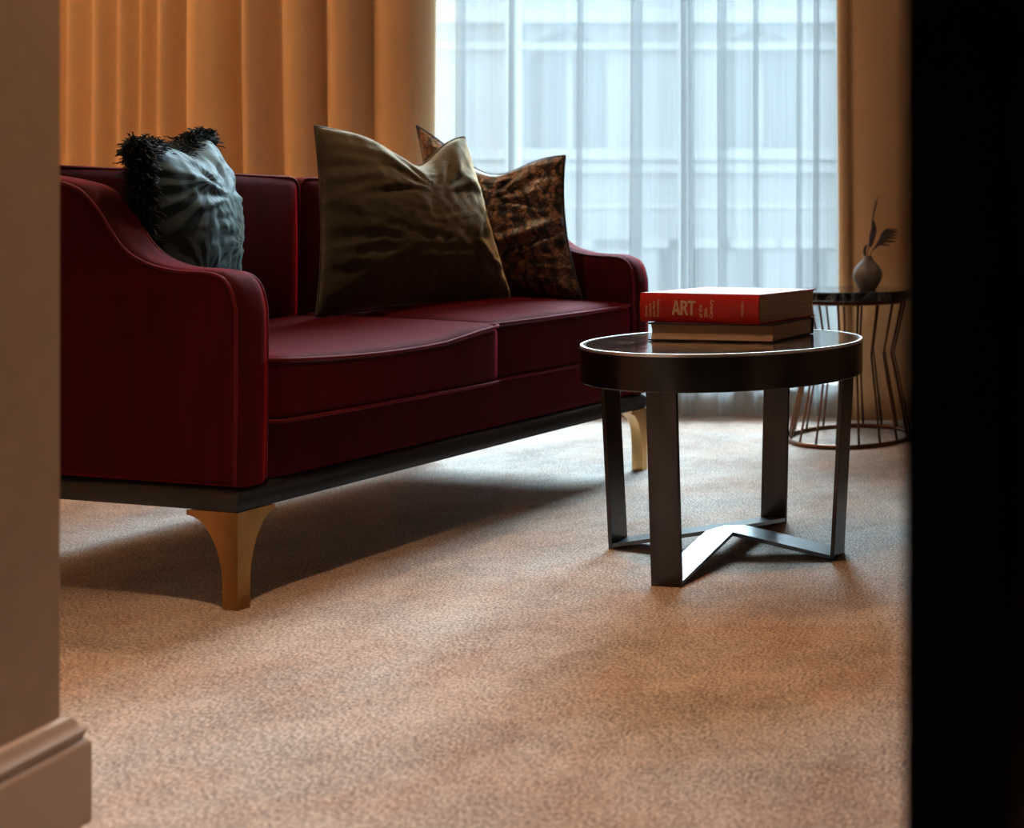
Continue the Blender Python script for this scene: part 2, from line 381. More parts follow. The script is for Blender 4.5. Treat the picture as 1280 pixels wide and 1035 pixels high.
# ------------------------------------------------------------------ street outside
tag(box('street', (-30, 4.95, -.75), (14, 13.0, -.62), 'street'), kind='structure')
bld = empty('street_building', (-5, 13, -.62)); bo = Vector(bld.location)
tag(bld, 'pale stone building across the street seen through the sheer curtain', 'building')
def bb(name, a, b, m, par=bld): return box(name, Vector(a) - bo, Vector(b) - bo, m, par)
FY = 13.0
bb('facade_wall', (-26, FY + .25, -.62), (10, FY + 1.2, 5.2), 'stone')
LOW = [(-11.2, -10.3), (-9.3, -8.4), (-7.6, -6.8), (-5.95, -5.2), (-4.32, -4.07), (-4.02, -3.66), (-3.45, -3.13), (-2.78, -2.43), (-1.6, -.8)]
last = -26
for (a, b) in LOW + [(10, 10)]:
    if a > last: bb('ground_pier', (last, FY, -.62), (a, FY + .25, .50), 'stone')
    last = b
for (a, b) in LOW:
    g = bb('ground_window', (a, FY + .19, -.3), (b, FY + .24, .50), 'far_glass')
    bb('lintel', (a - .16, FY - .05, .52), (b + .16, FY + .24, .62), 'stone_light')
bb('wall_band', (-26, FY, .62), (10, FY + .25, 1.36), 'stone')
bb('band_line', (-26, FY - .03, .96), (10, FY, 1.02), 'stone_light')
bb('ledge', (-26, FY - .10, 1.36), (10, FY + .25, 1.46), 'stone_light')
bb('ledge', (-26, FY - .16, 1.50), (10, FY + .25, 1.62), 'stone_light')
bb('ledge_core', (-26, FY - .04, 1.46), (10, FY + .25, 1.50), 'stone')
UPC = [-11.6, -9.55, -7.5, -5.35, -3.2, -1.05]
hw = .46; last = -26
for c in UPC + [12]:
    bb('upper_pier', (last, FY, 1.62), (c - hw if c < 10 else 10, FY + .25, 3.0), 'stone'); last = c + hw
for c in UPC:
    bb('upper_window', (c - hw, FY + .17, 1.62), (c + hw, FY + .23, 3.0), 'far_glass')
    bb('window_bar', (c - .03, FY + .12, 1.62), (c + .03, FY + .17, 2.9), 'stone_light')
    # arched head: spandrel with a round cut
    n = 14; v = []; f = []
    pts = [(c + hw * math.cos(math.pi * k / n), 2.5 + hw * math.sin(math.pi * k / n)) for k in range(n + 1)]
    for y in (FY + .02, FY + .16):
        for (x, z) in pts: v.append((x - bo.x, y - bo.y, z - bo.z))
        for (x, z) in pts: v.append((x - bo.x, y - bo.y, 3.0 - bo.z))
    q = n + 1
    for k in range(n):
        f += [(k, k + 1, q + k + 1, q + k), (2 * q + k, 2 * q + q + k, 2 * q + q + k + 1, 2 * q + k + 1), (k, 2 * q + k, 2 * q + k + 1, k + 1)]
    obj('arched_head', v, f, 'stone', bld, smooth=False)
bb('cornice', (-26, FY - .22, 3.0), (10, FY + .25, 3.16), 'stone_light')
bb('cornice', (-26, FY - .10, 2.72), (10, FY - .02, 2.80), 'stone_light')
bb('wall_band', (-26, FY, 3.16), (10, FY + .25, 5.2), 'stone')

# ------------------------------------------------------------------ curtains
def cloth(name, path, z0, z1, m, nz=14, sway=.012, seed=0, thick=0.):
    v = []; f = []; k = len(path)
    for j in range(nz + 1):
        t = j / nz; z = z0 + (z1 - z0) * t
        for i, (x, y) in enumerate(path):
            a = noise.noise(Vector((x * 2.3, z * .8, seed))) * sway * (1 - .5 * t); b = noise.noise(Vector((x * 2.1 + 9, z * .8, seed + 4))) * sway
            v.append((x + a, y + b, z))
    for j in range(nz):
        for i in range(k - 1): f.append((j * k + i, j * k + i + 1, (j + 1) * k + i + 1, (j + 1) * k + i))
    o = obj(name, v, f, m)
    if thick:
        s = o.modifiers.new('thickness', 'SOLIDIFY'); s.thickness = thick; s.offset = 0
    return o
def folds(bounds, y0, amp, seed, sharp=None):
    r = random.Random(seed); p = []
    for a, b in zip(bounds[:-1], bounds[1:]):
        w = b - a; A = min(amp, w * .42) * r.uniform(.8, 1.15); sk = r.uniform(.36, .50)
        for q in range(14):
            t = q / 14
            u = t / sk * .5 if t < sk else .5 + (t - sk) / (1 - sk) * .5
            if sharp is None or round(b, 3) in sharp: p.append((a + w * t + (.10 * w * math.sin(math.pi * t) if t > .5 else 0), y0 - A * math.sin(math.pi * u) ** .75))
            else: p.append((a + w * t, y0 - A * (.5 - .5 * math.cos(2 * math.pi * u))))
    p.append((bounds[-1], y0)); return p
b1 = [-4.42, -4.31, -4.22, -4.12, -4.02, -3.93, -3.845, -3.753, -3.661, -3.564, -3.472, -3.405, -3.283, -3.084, -2.916, -2.745, -2.573, -2.340]
tag(cloth('amber_curtain', folds(b1, 4.47, .075, 3, (-3.084, -2.745, -2.573, -2.34)), .012, 2.62, 'curtain', seed=1, thick=.003), 'heavy amber curtain hanging in folds behind the sofa', 'curtain', 'amber curtains')
b2 = [-.795, -.745, -.52, -.42, -.30, -.16, -.03, .10]
tag(cloth('amber_curtain', folds(b2, 4.475, .032, 8), .012, 2.62, 'curtain', seed=6, thick=.003), 'heavy amber curtain hanging behind the wire-based side table', 'curtain', 'amber curtains')
def sheer_path():
    p = []; x = -2.62; pleats = [(-2.30, .03), (-2.09, .012), (-1.83, .012), (-1.62, .038), (-1.43, .016), (-1.395, .014), (-1.275, .03), (-1.14, .012), (-.98, .012), (-.90, .016)]
    y = 4.575; r = random.Random(2); ph = 0
    k = 0
    while x < -.72:
        if k < len(pleats) and x >= pleats[k][0]:
            w = pleats[k][1]
            for (dx, dy) in ((0, 0), (w * .6, -.006), (w, -.014), (w * .9, -.022), (w * .3, -.020), (-.1 * w, -.022), (-.15 * w, -.030), (.3 * w, -.034), (w * .8, -.030), (w * 1.3, -.014), (w * 1.7, -.004)):
                p.append((x + dx, y + dy + .014 * math.sin(ph)))
            x += w * 1.8; k += 1; continue
        ph += r.uniform(.5, .8) * .7
        p.append((x, y + .014 * math.sin(ph))); x += .012
    return p
tag(cloth('sheer_curtain', sheer_path(), .015, 2.62, 'sheer', nz=10, sway=.008, seed=3), 'white sheer voile curtain across the bright window', 'curtain')
for (nm, y, x0, x1, lab) in (('curtain_rod', 4.46, -4.5, .3, 'brass curtain rod carrying the amber curtains'), ('curtain_rod', 4.57, -2.75, -.65, 'brass curtain rod carrying the white sheer curtain')):
    v, f = tube([(x0, y, 2.632), (x1, y, 2.632)], .011, 12); tag(obj(nm, v, f, 'rod', auto=.8), lab, 'curtain rod')

# ------------------------------------------------------------------ sofa
SA = 1.321; L = 1.39; DP = .80
SO = Vector((-1.57607, 2.27411, 0)); DD = Vector((math.cos(SA), math.sin(SA), 0)); NN = Vector((-math.sin(SA), math.cos(SA), 0))
def sw(u, v, z): return SO + DD * u + NN * v + Vector((0, 0, z))      # sofa coordinates to the room
sofa = empty('sofa', sw(L / 2, DP / 2, 0), SA)
tag(sofa, 'burgundy velvet two-seat sofa on a black base with curved brass legs', 'sofa')
CO = Vector((L / 2, DP / 2, 0))
def sl(verts): return [Vector(v) - CO for v in verts]
def sobj(name, g, m, par=sofa, **k): return obj(name, sl(g[0]), g[1], m, par, **k)
# base frame moulding
loops = [(.006, .192), (.006, .201), (0, .2015), (0, .208), (.0015, .216), (.005, .224), (.010, .231), (.017, .237), (.026, .241)]
v = []; f = []
for (o, z) in loops: v += [(o, o, z), (L - o, o, z), (L - o, DP - o, z), (o, DP - o, z)]
for i in range(len(loops) - 1):
    for q in range(4): f.append((i * 4 + q, i * 4 + (q + 1) % 4, i * 4 + 4 + (q + 1) % 4, i * 4 + 4 + q))
f += [(3, 2, 1, 0), tuple(len(v) - 4 + q for q in range(4))]
sobj('base_frame', (v, f), 'black_wood', auto=.6)
# legs: corner blocks flaring outwards in a curve to the frame
def leg(u0, v0, su, sv):
    zs = [0, .03, .06, .08, .10, .115, .13, .143, .155, .165, .173, .179, .181, .1915]; v = []; f = []
    for z in zs:
        t = max(0, min(1, (z - .045) / (.181 - .045))); g = 1 - math.sqrt(max(0, 1 - t ** 1.9))
        wu = .027 + .056 * g; wvv = .037 + .090 * g
        for (a, b) in ((0, 0), (wu, 0), (wu, wvv), (0, wvv)): v.append((u0 + su * a, v0 + sv * b, z))
    for i in range(len(zs) - 1):
        for q in range(4): f.append((i * 4 + q, i * 4 + (q + 1) % 4, i * 4 + 4 + (q + 1) % 4, i * 4 + 4 + q))
    f += [(0, 1, 2, 3), tuple(len(v) - 4 + q for q in range(4))]
    # each face curves on its own: keep the two brackets as an L by pulling the inner corner back
    for i, z in enumerate(zs):
        t = max(0, min(1, (z - .045) / (.181 - .045))); g = 1 - math.sqrt(max(0, 1 - t ** 1.9))
        v[i * 4 + 2] = (u0 + su * (.027 + .012 * g), v0 + sv * (.037 + .012 * g), z)
    return sobj('leg', (v, f), 'bronze_leg', auto=.5)
leg(0.002, .002, 1, 1); leg(L - .002, .002, -1, 1); leg(.002, DP - .002, 1, -1); leg(L - .002, DP - .002, -1, -1)
# arms
ap = catmull([(0.004, .238), (0.0, .42), (0, .565), (.004, .602), (.014, .632), (.032, .653), (.058, .664), (.095, .668), (.15, .670), (.20, .677), (.245, .690), (.282, .710), (.312, .740), (.345, .781), (.375, .812), (.41, .836), (.46, .850), (.54, .861), (.64, .867), (.78, .867)], 4)
ap = [Vector((p.x, p.y)) for p in ap]
full = ap + [Vector((.78, .6)), Vector((.78, .4)), Vector((.78, .238)), Vector((.5, .238)), Vector((.25, .238))]
def inset(poly, d):
    out = []; n = len(poly)
    for i in range(n):
        t1 = (poly[i] - poly[i - 1]).normalized(); t2 = (poly[(i + 1) % n] - poly[i]).normalized()
        n1 = Vector((t1.y, -t1.x)); n2 = Vector((t2.y, -t2.x)); m = n1 + n2
        m = m / max(.4, (1 + n1.dot(n2))); out.append(poly[i] + m * d)
    return out
def arm(u0, s):
    th = .074; sl_ = [(0, .016), (.003, .008), (.009, .003), (.018, .0005), (.028, 0), (.046, 0), (.056, .0005), (.065, .003), (.071, .008), (.074, .016)]
    v = []; f = []; n = len(full)
    for (t, o) in sl_:
        for p in inset(full, o): v.append((u0 + s * t, p.x, max(.238, p.y)))
    for i in range(len(sl_) - 1):
        for q in range(n): f.append((i * n + q, i * n + (q + 1) % n, (i + 1) * n + (q + 1) % n, (i + 1) * n + q))
    f += [tuple(range(n)), tuple((len(sl_) - 1) * n + q for q in range(n))]
    a = sobj('arm', (v, f), 'velvet', auto=.9)
    for t in (.003, .071):
        pth = [(u0 + s * t, p.x, p.y) for p in inset(full, .0075)[:len(ap)]]
        sobj('piping', tube(pth, .0036, 6), 'velvet_pipe', a)
    return a
arm(.0, 1); arm(L + .008, -1)
sobj('seat_base', rbox((.066, .014, .236), (L - .058, .70, .368), .014, 10), 'velvet')
sobj('back_panel', rbox((.070, .70, .240), (L - .062, .79, .868), .03, 12), 'velvet')
def seat(u0, u1, ztop, dz, v0):
    zb = .352; v1 = .625
    def warp(q, p):
        a = (q.x - u0) / (u1 - u0); b = (q.y - v0) / (v1 - v0)
        c = max(0, 4 * a * (1 - a)) ** .7 * max(0, 4 * b * (1 - b)) ** .6
        k = (q.z - zb) / (ztop - zb)
        z = q.z + k * (.026 * c + dz(a) + .010 * b)
        y = q.y - .010 * max(0, 4 * a * (1 - a)) ** .8 * (1 - b) ** 3
        return (q.x, y, z)
    c = sobj('seat_cushion', rbox((u0, v0, zb), (u1, v1, ztop), .026, 28, warp), 'velvet')
    def ring(z, rr, up):
        pts = []
        for (cx, cy, a0) in ((u1 - rr, v0 + rr, -90), (u1 - rr, v1 - rr, 0), (u0 + rr, v1 - rr, 90), (u0 + rr, v0 + rr, 180)):
            for k in range(5):
                a = R(a0 + k * 22.5); pts.append(Vector((cx + rr * math.cos(a), cy + rr * math.sin(a), z)))
        out = []
        for i in range(len(pts)):
            A = pts[i]; B = pts[(i + 1) % len(pts)]; m = 10 if (B - A).length > .1 else 1
            for k in range(m):
                q = A.lerp(B, k / m); a = (q.x - u0) / (u1 - u0); b = (q.y - v0) / (v1 - v0)
                out.append((q.x, q.y - .010 * max(0, 4 * a * (1 - a)) ** .8 * max(0, 1 - b) ** 3, q.z + up * (dz(a) + .010 * b)))
        return out
    sobj('piping', tube(ring(ztop - .006, .022, 1), .0042, 6, True), 'velvet_pipe', c)
    sobj('piping', tube(ring(zb + .008, .022, 0), .0042, 6, True), 'velvet_pipe', c)
    return c
seat(.072, .7085, .490, lambda a: -.012 * math.sin(math.pi * min(1, a * 1.15)) + .018 * max(0, a - .7) / .3, -.024)
seat(.7105, L - .066, .508, lambda a: .010 * a, .012)
def backc(u0, u1):
    v0, v1, z0, z1 = .605, .715, .46, .882
    def warp(q, p):
        a = (q.x - u0) / (u1 - u0); c = (q.z - z0) / (z1 - z0)
        b = max(0, 4 * a * (1 - a)) ** .6 * max(0, 4 * c * (1 - c)) ** .6
        k = (v1 - q.y) / (v1 - v0)
        return (q.x, q.y - k * .028 * b, q.z + .006 * max(0, 4 * a * (1 - a)) ** .5 * c)
    o = sobj('back_cushion', rbox((u0, v0, z0), (u1, v1, z1), .024, 22, warp), 'velvet')
    pts = []
    for (cx, cz, a0) in ((u0 + .03, z1 - .03, 180), (u1 - .03, z1 - .03, 90)):
        for k in range(6):
            a = R(a0 - k * 18); pts.append((cx + .03 * math.cos(a), v0 + .006, cz + .03 * math.sin(a)))
    pts = [(u0, v0 + .006, z0 + .05)] + pts + [(u1, v0 + .006, z0 + .05)]
    sobj('piping', tube(pts, .004, 6), 'velvet_pipe', o)
backc(.072, .7085); backc(.7105, L - .066)

# ------------------------------------------------------------------ scatter cushions
def cushion(name, BL, BR, TL, TR, T, m, pin=.07, chop=.14, cx=0., seed=0, wr=.010, zmin=.50, exps=.5, fold=None, Nn=64, cw=.42, back=1.):
    BL, BR, TL, TR = map(Vector, (BL, BR, TL, TR))
    def base(s, t):
        s2 = s * (1 - pin * (1 - t * t)); t2 = t * (1 - pin * (1 - s * s))
        g = math.exp(-((s - cx) / cw) ** 2); t2 -= chop * g * max(0, (t + 1) / 2) ** 2.2
        a = (s2 + 1) / 2; b = (t2 + 1) / 2
        return (BL * (1 - a) + BR * a) * (1 - b) + (TL * (1 - a) + TR * a) * b
    nrm = ((BR + TR) - (BL + TL)).cross((TL + TR) - (BL + BR)).normalized()
    verts = []; uvs = []; idx = {}; faces = []
    for side in (1, -1):
        for j in range(Nn + 1):
            for i in range(Nn + 1):
                bord = i in (0, Nn) or j in (0, Nn)
                if bord and side == -1: idx[side, i, j] = idx[1, i, j]; continue
                s = -math.cos(math.pi * i / Nn) * .35 + (2 * i / Nn - 1) * .65; t = -math.cos(math.pi * j / Nn) * .35 + (2 * j / Nn - 1) * .65
                P = base(s, t); e = max(0, (1 - s * s) * (1 - t * t))
                h = T * (1 if side > 0 else back) * e ** exps
                k = e ** .35
                n1 = noise.noise(Vector((s * 1.7 + seed, t * 6.5, side * 3))) ; n2 = noise.noise(Vector((s * 6 + seed, t * 2 + 7, side * 5)))
                n3 = noise.noise(Vector((s * 11 + seed, t * 13 + 3, side)))
                d = wr * k * (1.3 * (1 - 2 * abs(n1)) * (.35 + .65 * abs(s)) + .9 * (1 - 2 * abs(n2)) * (.3 + .7 * abs(t)) + .5 * n3)
                # creases running from the dent to the top corners
                if chop > .05:
                    for sg in (-1, 1):
                        dx = s - cx; dy = t - .45
                        ang = math.atan2(dy, dx * sg); rr = math.hypot(dx, dy)
                        if rr < 1.1 and -.3 < ang < 1.3: d += wr * 1.1 * math.sin(ang * 11 + seed) * math.exp(-((rr - .45) / .35) ** 2) * k
                if fold: d += fold(s, t, side) * k
                P = P + nrm * side * (h + d)
                P.z = max(P.z, zmin + .002 * (1 + s))
                idx[side, i, j] = len(verts); verts.append(P); uvs.append(((s + 1) / 2, (t + 1) / 2))
        for j in range(Nn):
            for i in range(Nn):
                q = (idx[side, i, j], idx[side, i + 1, j], idx[side, i + 1, j + 1], idx[side, i, j + 1])
                faces.append(q if side == 1 else q[::-1])
    c = sum(verts, Vector()) / len(verts); c.z = zmin
    o = obj(name, [v - c for v in verts], faces, m, uvs=uvs); o.location = c
    ring = [idx[1, i, 0] for i in range(Nn)] + [idx[1, Nn, j] for j in range(Nn)] + [idx[1, i, Nn] for i in range(Nn, 0, -1)] + [idx[1, 0, j] for j in range(Nn, 0, -1)]
    return o, [verts[k] - c for k in ring], nrm
def f_olive(s, t, side):
    if side < 0: return 0
    return .012 * math.exp(-((t + .80 - .25 * s) / .07) ** 2) * (1 if s < -.4 else .3) + .010 * math.exp(-((s - .72 - .15 * math.sin(t * 7)) / .08) ** 2)
o, ring, _ = cushion('throw_cushion', sw(.600, .440, .522), sw(1.150, .298, .522), sw(.672, .520, 1.016), sw(1.098, .425, 1.020), .105, 'olive', pin=.06, chop=.34, cx=.18, seed=2, wr=.0065, zmin=.524, fold=f_olive, back=.5)
tag(o, 'large olive-brown velvet cushion with a dented top on the sofa', 'cushion', 'cushions on the sofa')
obj('piping', *tube(ring, .0032, 6, True), 'olive_pipe', o)
def f_pat(s, t, side):
    return .020 * math.exp(-((t + .30 - .35 * s) / .07) ** 2) - .014 * math.exp(-((t + .42 - .35 * s) / .06) ** 2) + .012 * math.exp(-((t + .62 - .5 * s) / .05) ** 2)
o, ring, _ = cushion('throw_cushion', sw(1.10, .56, .53), sw(1.245, .130, .534), sw(1.105, .600, 1.062), sw(1.265, .205, .972), .058, 'pattern', pin=.11, chop=.34, cx=-.05, cw=.58, seed=8, wr=.009, zmin=.526, fold=f_pat, back=1.3)
tag(o, 'dark cushion with a bronze-brown print leaning in the far corner of the sofa', 'cushion', 'cushions on the sofa')
obj('piping', *tube(ring, .003, 6, True), M['pattern'], o)
o, ring, nr = cushion('throw_cushion', sw(.097, .338, .53), sw(.428, .566, .53), sw(.082, .356, .925), sw(.424, .592, .980), .110, 'leafprint', pin=.02, chop=.16, seed=5, wr=.006, zmin=.518, back=.55)
tag(o, 'teal palm-print cushion edged with shaggy black fringe against the sofa arm', 'cushion', 'cushions on the sofa')
# fringe: separate strands fanning out of the seam
fv = []; ff = []; r = random.Random(11); cen = sum(ring, Vector()) / len(ring); K = len(ring)
def strand(p, out, ln, w):
    side = out.orthogonal().normalized(); s2 = out.cross(side)
    g = Vector((r.uniform(-1, 1), r.uniform(-1, 1), r.uniform(-1.6, -.2))) * ln * .55; wob = Vector((r.uniform(-1, 1), r.uniform(-1, 1), r.uniform(-1, 1))) * ln * .26
    b = len(fv)
    for k, t in enumerate((0, .3, .6, .85, 1)):
        c = p + out * ln * t + g * t * t + wob * math.sin(t * 5.5); ww = w * (1 if t < .9 else .7)
        for q in range(3):
            a = q * 2.094; fv.append(c + (side * math.cos(a) + s2 * math.sin(a)) * ww)
    for k in range(4):
        for q in range(3): ff.append((b + k * 3 + q, b + k * 3 + (q + 1) % 3, b + k * 3 + 3 + (q + 1) % 3, b + k * 3 + 3 + q))
    ff.append((b + 12, b + 13, b + 14))
for _ in range(13000):
    t = r.random() * K; i = int(t); p = ring[i].lerp(ring[(i + 1) % K], t - i)
    if p.z < .02: continue
    out = (p - cen); out -= nr * out.dot(nr); out.normalize()
    tang = (ring[(i + 1) % K] - ring[i]).normalized()
    ph = r.uniform(-1.5, 1.5)
    dirn = (out * math.cos(ph) + nr * math.sin(ph) + tang * r.uniform(-.5, .5)).normalized()
    corner = max(0, 1 - min((p - ring[2 * 64]).length, (p - ring[3 * 64]).length) / .07)
    strand(p - out * r.uniform(0, .008 + .02 * corner), dirn, r.uniform(.014, .031), .0016)
for c_ in (ring[2 * 64], ring[3 * 64]):                     # bushier at the two top corners
    inn = (cen - c_).normalized()
    for _ in range(1500):
        d_ = Vector((r.gauss(0, 1), r.gauss(0, 1), r.gauss(0, 1))).normalized()
        strand(c_ + inn * r.uniform(.005, .045) + d_ * r.uniform(.004, .014), (d_ + Vector((0, 0, .25))).normalized(), r.uniform(.009, .020), .0017)
tag(obj('fringe', fv, ff, 'fringe', o, smooth=False), 'shaggy black fringe', kind='stuff')

# ------------------------------------------------------------------ round coffee table
TC = Vector((-.7406, 2.7033, 0)); TH = .490; TR = .314
tab = empty('coffee_table', TC); tag(tab, 'round dark marble coffee table on flat bronze legs holding two books', 'table')
obj('apron', *lathe([(TR - .012, TH - .078), (TR - .002, TH - .080), (TR, TH - .078), (TR, TH - .0065), (TR - .002, TH - .0065), (TR - .012, TH - .0065)], 96, closed=True), 'dark_metal', tab, auto=.6)
obj('edge_band', *lathe([(TR - .006, TH - .0065), (TR + .0008, TH - .0065), (TR + .0008, TH - .002), (TR - .0005, TH), (TR - .006, TH)], 96, closed=True), 'steel_edge', tab, auto=.6)
obj('marble_top', *lathe([(0, TH - .022), (TR - .013, TH - .022), (TR - .0105, TH - .004), (TR - .012, TH - .001), (0, TH - .0008)], 96), 'marble', tab, auto=.4)
yaw = math.pi - .182
def strip(p, q, width_dir, w, th, up):
    a = Vector(width_dir).normalized() * w / 2; u = Vector(up).normalized() * th / 2; p = Vector(p); q = Vector(q)
    v = [p - a - u, p + a - u, p + a + u, p - a + u, q - a - u, q + a - u, q + a + u, q - a + u]
    return v, [(0, 1, 2, 3), (4, 5, 6, 7), (0, 1, 5, 4), (1, 2, 6, 5), (2, 3, 7, 6), (3, 0, 4, 7)]
for k in range(4):
    a = yaw + k * math.pi / 2; e = Vector((math.cos(a), math.sin(a), 0)); t = Vector((-e.y, e.x, 0))
    l = obj('leg', *strip(e * .272, e * .296 + Vector((0, 0, TH - .05)), t, .068, .010, e), 'dark_metal', tab, smooth=False)
    w2 = .033; zt = lambda q: .011 + (.272 - q) / .272 * .048; tv = []
    for dz in (0, -.009):
        for (q, a_) in ((.267, -w2), (.267, w2), (w2, w2), (0, 0), (w2, -w2)): tv.append(e * q + t * a_ + Vector((0, 0, zt(q) + dz)))
    c = obj('cross_bar', tv, [(0, 1, 2, 3, 4), (5, 6, 7, 8, 9)] + [(k_, (k_ + 1) % 5, 5 + (k_ + 1) % 5, 5 + k_) for k_ in range(5)], 'bar_metal', tab, smooth=False)
    for x in (l,):
        md = x.modifiers.new('bevel', 'BEVEL'); md.width = .0012; md.segments = 2

# ------------------------------------------------------------------ books
def book(name, loc, rz, W_, D_, T_, cover, top, board=.003, spine_front=True, over=.004):
    """local x along the spine, y towards the back, spine at y=0 when spine_front"""
    b = empty(name, loc, rz)
    y_sp = 0 if spine_front else D_
    def bx(nm, a, c, m, bev=.0008): return box(nm, a, c, m, b, bev)
    bx('cover_board', (0, .004, 0), (W_, D_, board), cover); bx('cover_board', (0, .004, T_ - board), (W_, D_, T_), top)
    # page block with a hollow fore edge
    n = 10; v = []; f = []
    x0, x1 = over, W_ - over; z0, z1 = board, T_ - board
    ye = D_ - over * 1.5 if spine_front else .004 + over * 1.2; ys = .006 if spine_front else D_ - .004; sg = -1 if spine_front else 1
    for k in range(n + 1):
        t = k / n; dip = .006 * math.sin(math.pi * t) * sg; z = z0 + (z1 - z0) * t
        v += [(x0, ye + dip, z), (x1, ye + dip, z), (x1, ys, z), (x0, ys, z)]
    for k in range(n):
        for q in range(4): f.append((4 * k + q, 4 * k + (q + 1) % 4, 4 * k + 4 + (q + 1) % 4, 4 * k + 4 + q))
    f += [(0, 1, 2, 3), tuple(4 * n + q for q in range(4))]
    obj('page_block', v, f, 'pages', b, auto=.5)
    # rounded spine
    v = []; f = []; n = 10; s = -1 if spine_front else 1
    for k in range(n + 1):
        t = k / n; z = T_ * t; o_ = .006 * math.sin(math.pi * t) ** .6
        for (x, yy) in ((0, y_sp + s * o_), (W_, y_sp + s * o_), (W_, y_sp + s * (o_ - .003) - s * .002), (0, y_sp + s * (o_ - .003) - s * .002)): v.append((x, yy, z))
    for k in range(n):
        for q in range(4): f.append((4 * k + q, 4 * k + (q + 1) % 4, 4 * k + 4 + (q + 1) % 4, 4 * k + 4 + q))
    f += [(0, 1, 2, 3), tuple(4 * n + q for q in range(4))]
    sp = obj('spine', v, f, cover, b, auto=.7)
    return b, sp
lowb, _ = book('book', (-.913, 2.675, TH), R(-10.4), .305, .243, .041, 'cover_dark', 'cover_dark', .0035, False)
tag(lowb, 'thick dark-covered book lying at the bottom under the red art book', 'book', 'books on the coffee table')
redb, spine = book('book', (-.941, 2.7155, TH + .0415), R(-17), .312, .265, .067, 'cover_red', 'cover_red', .003, True)
tag(redb, 'thick red art book lettered ART on its spine, stacked on a dark book', 'book', 'books on the coffee table')
def text(s, size, x, z, rot, sx=1., off=0., align='LEFT'):
    c = bpy.data.curves.new('t', 'FONT'); c.body = s; c.size = size; c.offset = off; c.extrude = .0004; c.align_x = align; c.align_y = 'CENTER'
    t = bpy.data.objects.new('t', c); COL.objects.link(t)
    me = bpy.data.meshes.new_from_object(t.evaluated_get(bpy.context.evaluated_depsgraph_get()))
    bpy.data.objects.remove(t)
    Rm = Matrix.Rotation(R(rot), 4, 'Z'); me.transform(Matrix.Diagonal((sx, 1, 1, 1))); me.transform(Rm)
    me.transform(Matrix.Rotation(R(90), 4, 'X')); me.transform(Matrix.Translation((x, 0, z)))
    for v_ in me.vertices:                     # follow the curve of the spine
        t_ = min(1, max(0, v_.co.z / .067)); v_.co.y += -.006 * math.sin(math.pi * t_) ** .6 - .0004
    me.materials.clear(); me.materials.append(M['letter'])
    o_ = bpy.data.objects.new('lettering', me); COL.objects.link(o_); o_.parent = spine; return o_
def glyphs(polys, x, z, w, h):
    v = []; f = []
    for P in polys:
        b = len(v); n = len(P)
        for dy in (0, .0006):
            for (px, pz) in P:
                zz = z + pz * h; t_ = zz / .067
                v.append((x + px * w, -.0058 - dy, zz))
        f += [tuple(range(b + n, b + 2 * n))] + [(b + k, b + (k + 1) % n, b + n + (k + 1) % n, b + n + k) for k in range(n)]
    return obj('lettering', v, f, 'letter', spine, smooth=False)
LA = [[(0, 0), (.27, 0), (.50, .76), (.50, 1), (.36, 1)], [(1, 0), (.73, 0), (.50, .76), (.50, 1), (.64, 1)], [(.33, .20), (.67, .20), (.61, .40), (.39, .40)]]
arcp = lambda r_, n=8: [(.48 + r_ * 1.0 * math.cos(R(90 - 180 * k / n)), .71 + r_ * .72 * math.sin(R(90 - 180 * k / n))) for k in range(n + 1)]
ao, ai = arcp(.40), arcp(.14)
LR = [[(.06, 0), (.32, 0), (.32, 1), (.06, 1)], [(.32, .81), (.48, .81), (.48, .998), (.32, 1)], [(.32, .422), (.48, .422), (.48, .609), (.32, .609)], [(.42, .43), (.66, .46), (.98, 0), (.70, 0)]] + [[ai[k], ai[k + 1], ao[k + 1], ao[k]] for k in range(8)]
LT = [[(.37, 0), (.63, 0), (.63, .82), (.37, .82)], [(.02, .82), (.98, .82), (.98, 1), (.02, 1)]]
for P, x in ((LA, .087), (LR, .1085), (LT, .128)): glyphs(P, x, .0175, .0225, .0335)
for k, (s, x) in enumerate((('of the', .163), ('20th', .177), ('Century', .191))): text(s, .0125, x, .012, 90, 1, .0002)
for k, s in enumerate(('Painting', 'Sculpture', 'New Media', 'Photography')): text(s, .0088, .018 + k * .0105, .012, 90, .9, .0001)
text('TASCHEN', .0085, .272, .016, 90, .9, .0001)

# ------------------------------------------------------------------ wire side table
SC_ = Vector((-.6926, 4.15, 0)); SH = .53
st = empty('side_table', SC_); tag(st, 'round side table with a black marble top on a waisted copper wire base', 'table')
obj('marble_top', *lathe([(0, SH - .030), (.222, SH - .030), (.225, SH - .027), (.225, SH - .003), (.222, SH), (0, SH)], 72), 'marble_black', st, auto=.5)
obj('under_plate', *lathe([(0, SH - .036), (.212, SH - .036), (.212, SH - .0302), (0, SH - .0302)], 48), 'copper', st, auto=.5)
def ringm(rr, z, r_): return tube([(rr * math.cos(2 * math.pi * k / 60), rr * math.sin(2 * math.pi * k / 60), z) for k in range(60)], r_, 10, True)
obj('base_ring', *ringm(.217, .0082, .008), 'copper', st)
obj('top_ring', *ringm(.196, SH - .0415, .005), 'copper', st)
NW = 18; v, f = tube([(.196, 0, SH - .040), (.1545, 0, .318), (.152, 0, .308), (.154, 0, .298), (.217, 0, .006)], .0042, 8)
proto = None
for k in range(NW):
    if proto is None: w = proto = obj('wire', v, f, 'copper', st)
    else: w = proto.copy(); COL.objects.link(w); w.parent = st
    w.rotation_euler = (0, 0, 2 * math.pi * (k + .35) / NW)

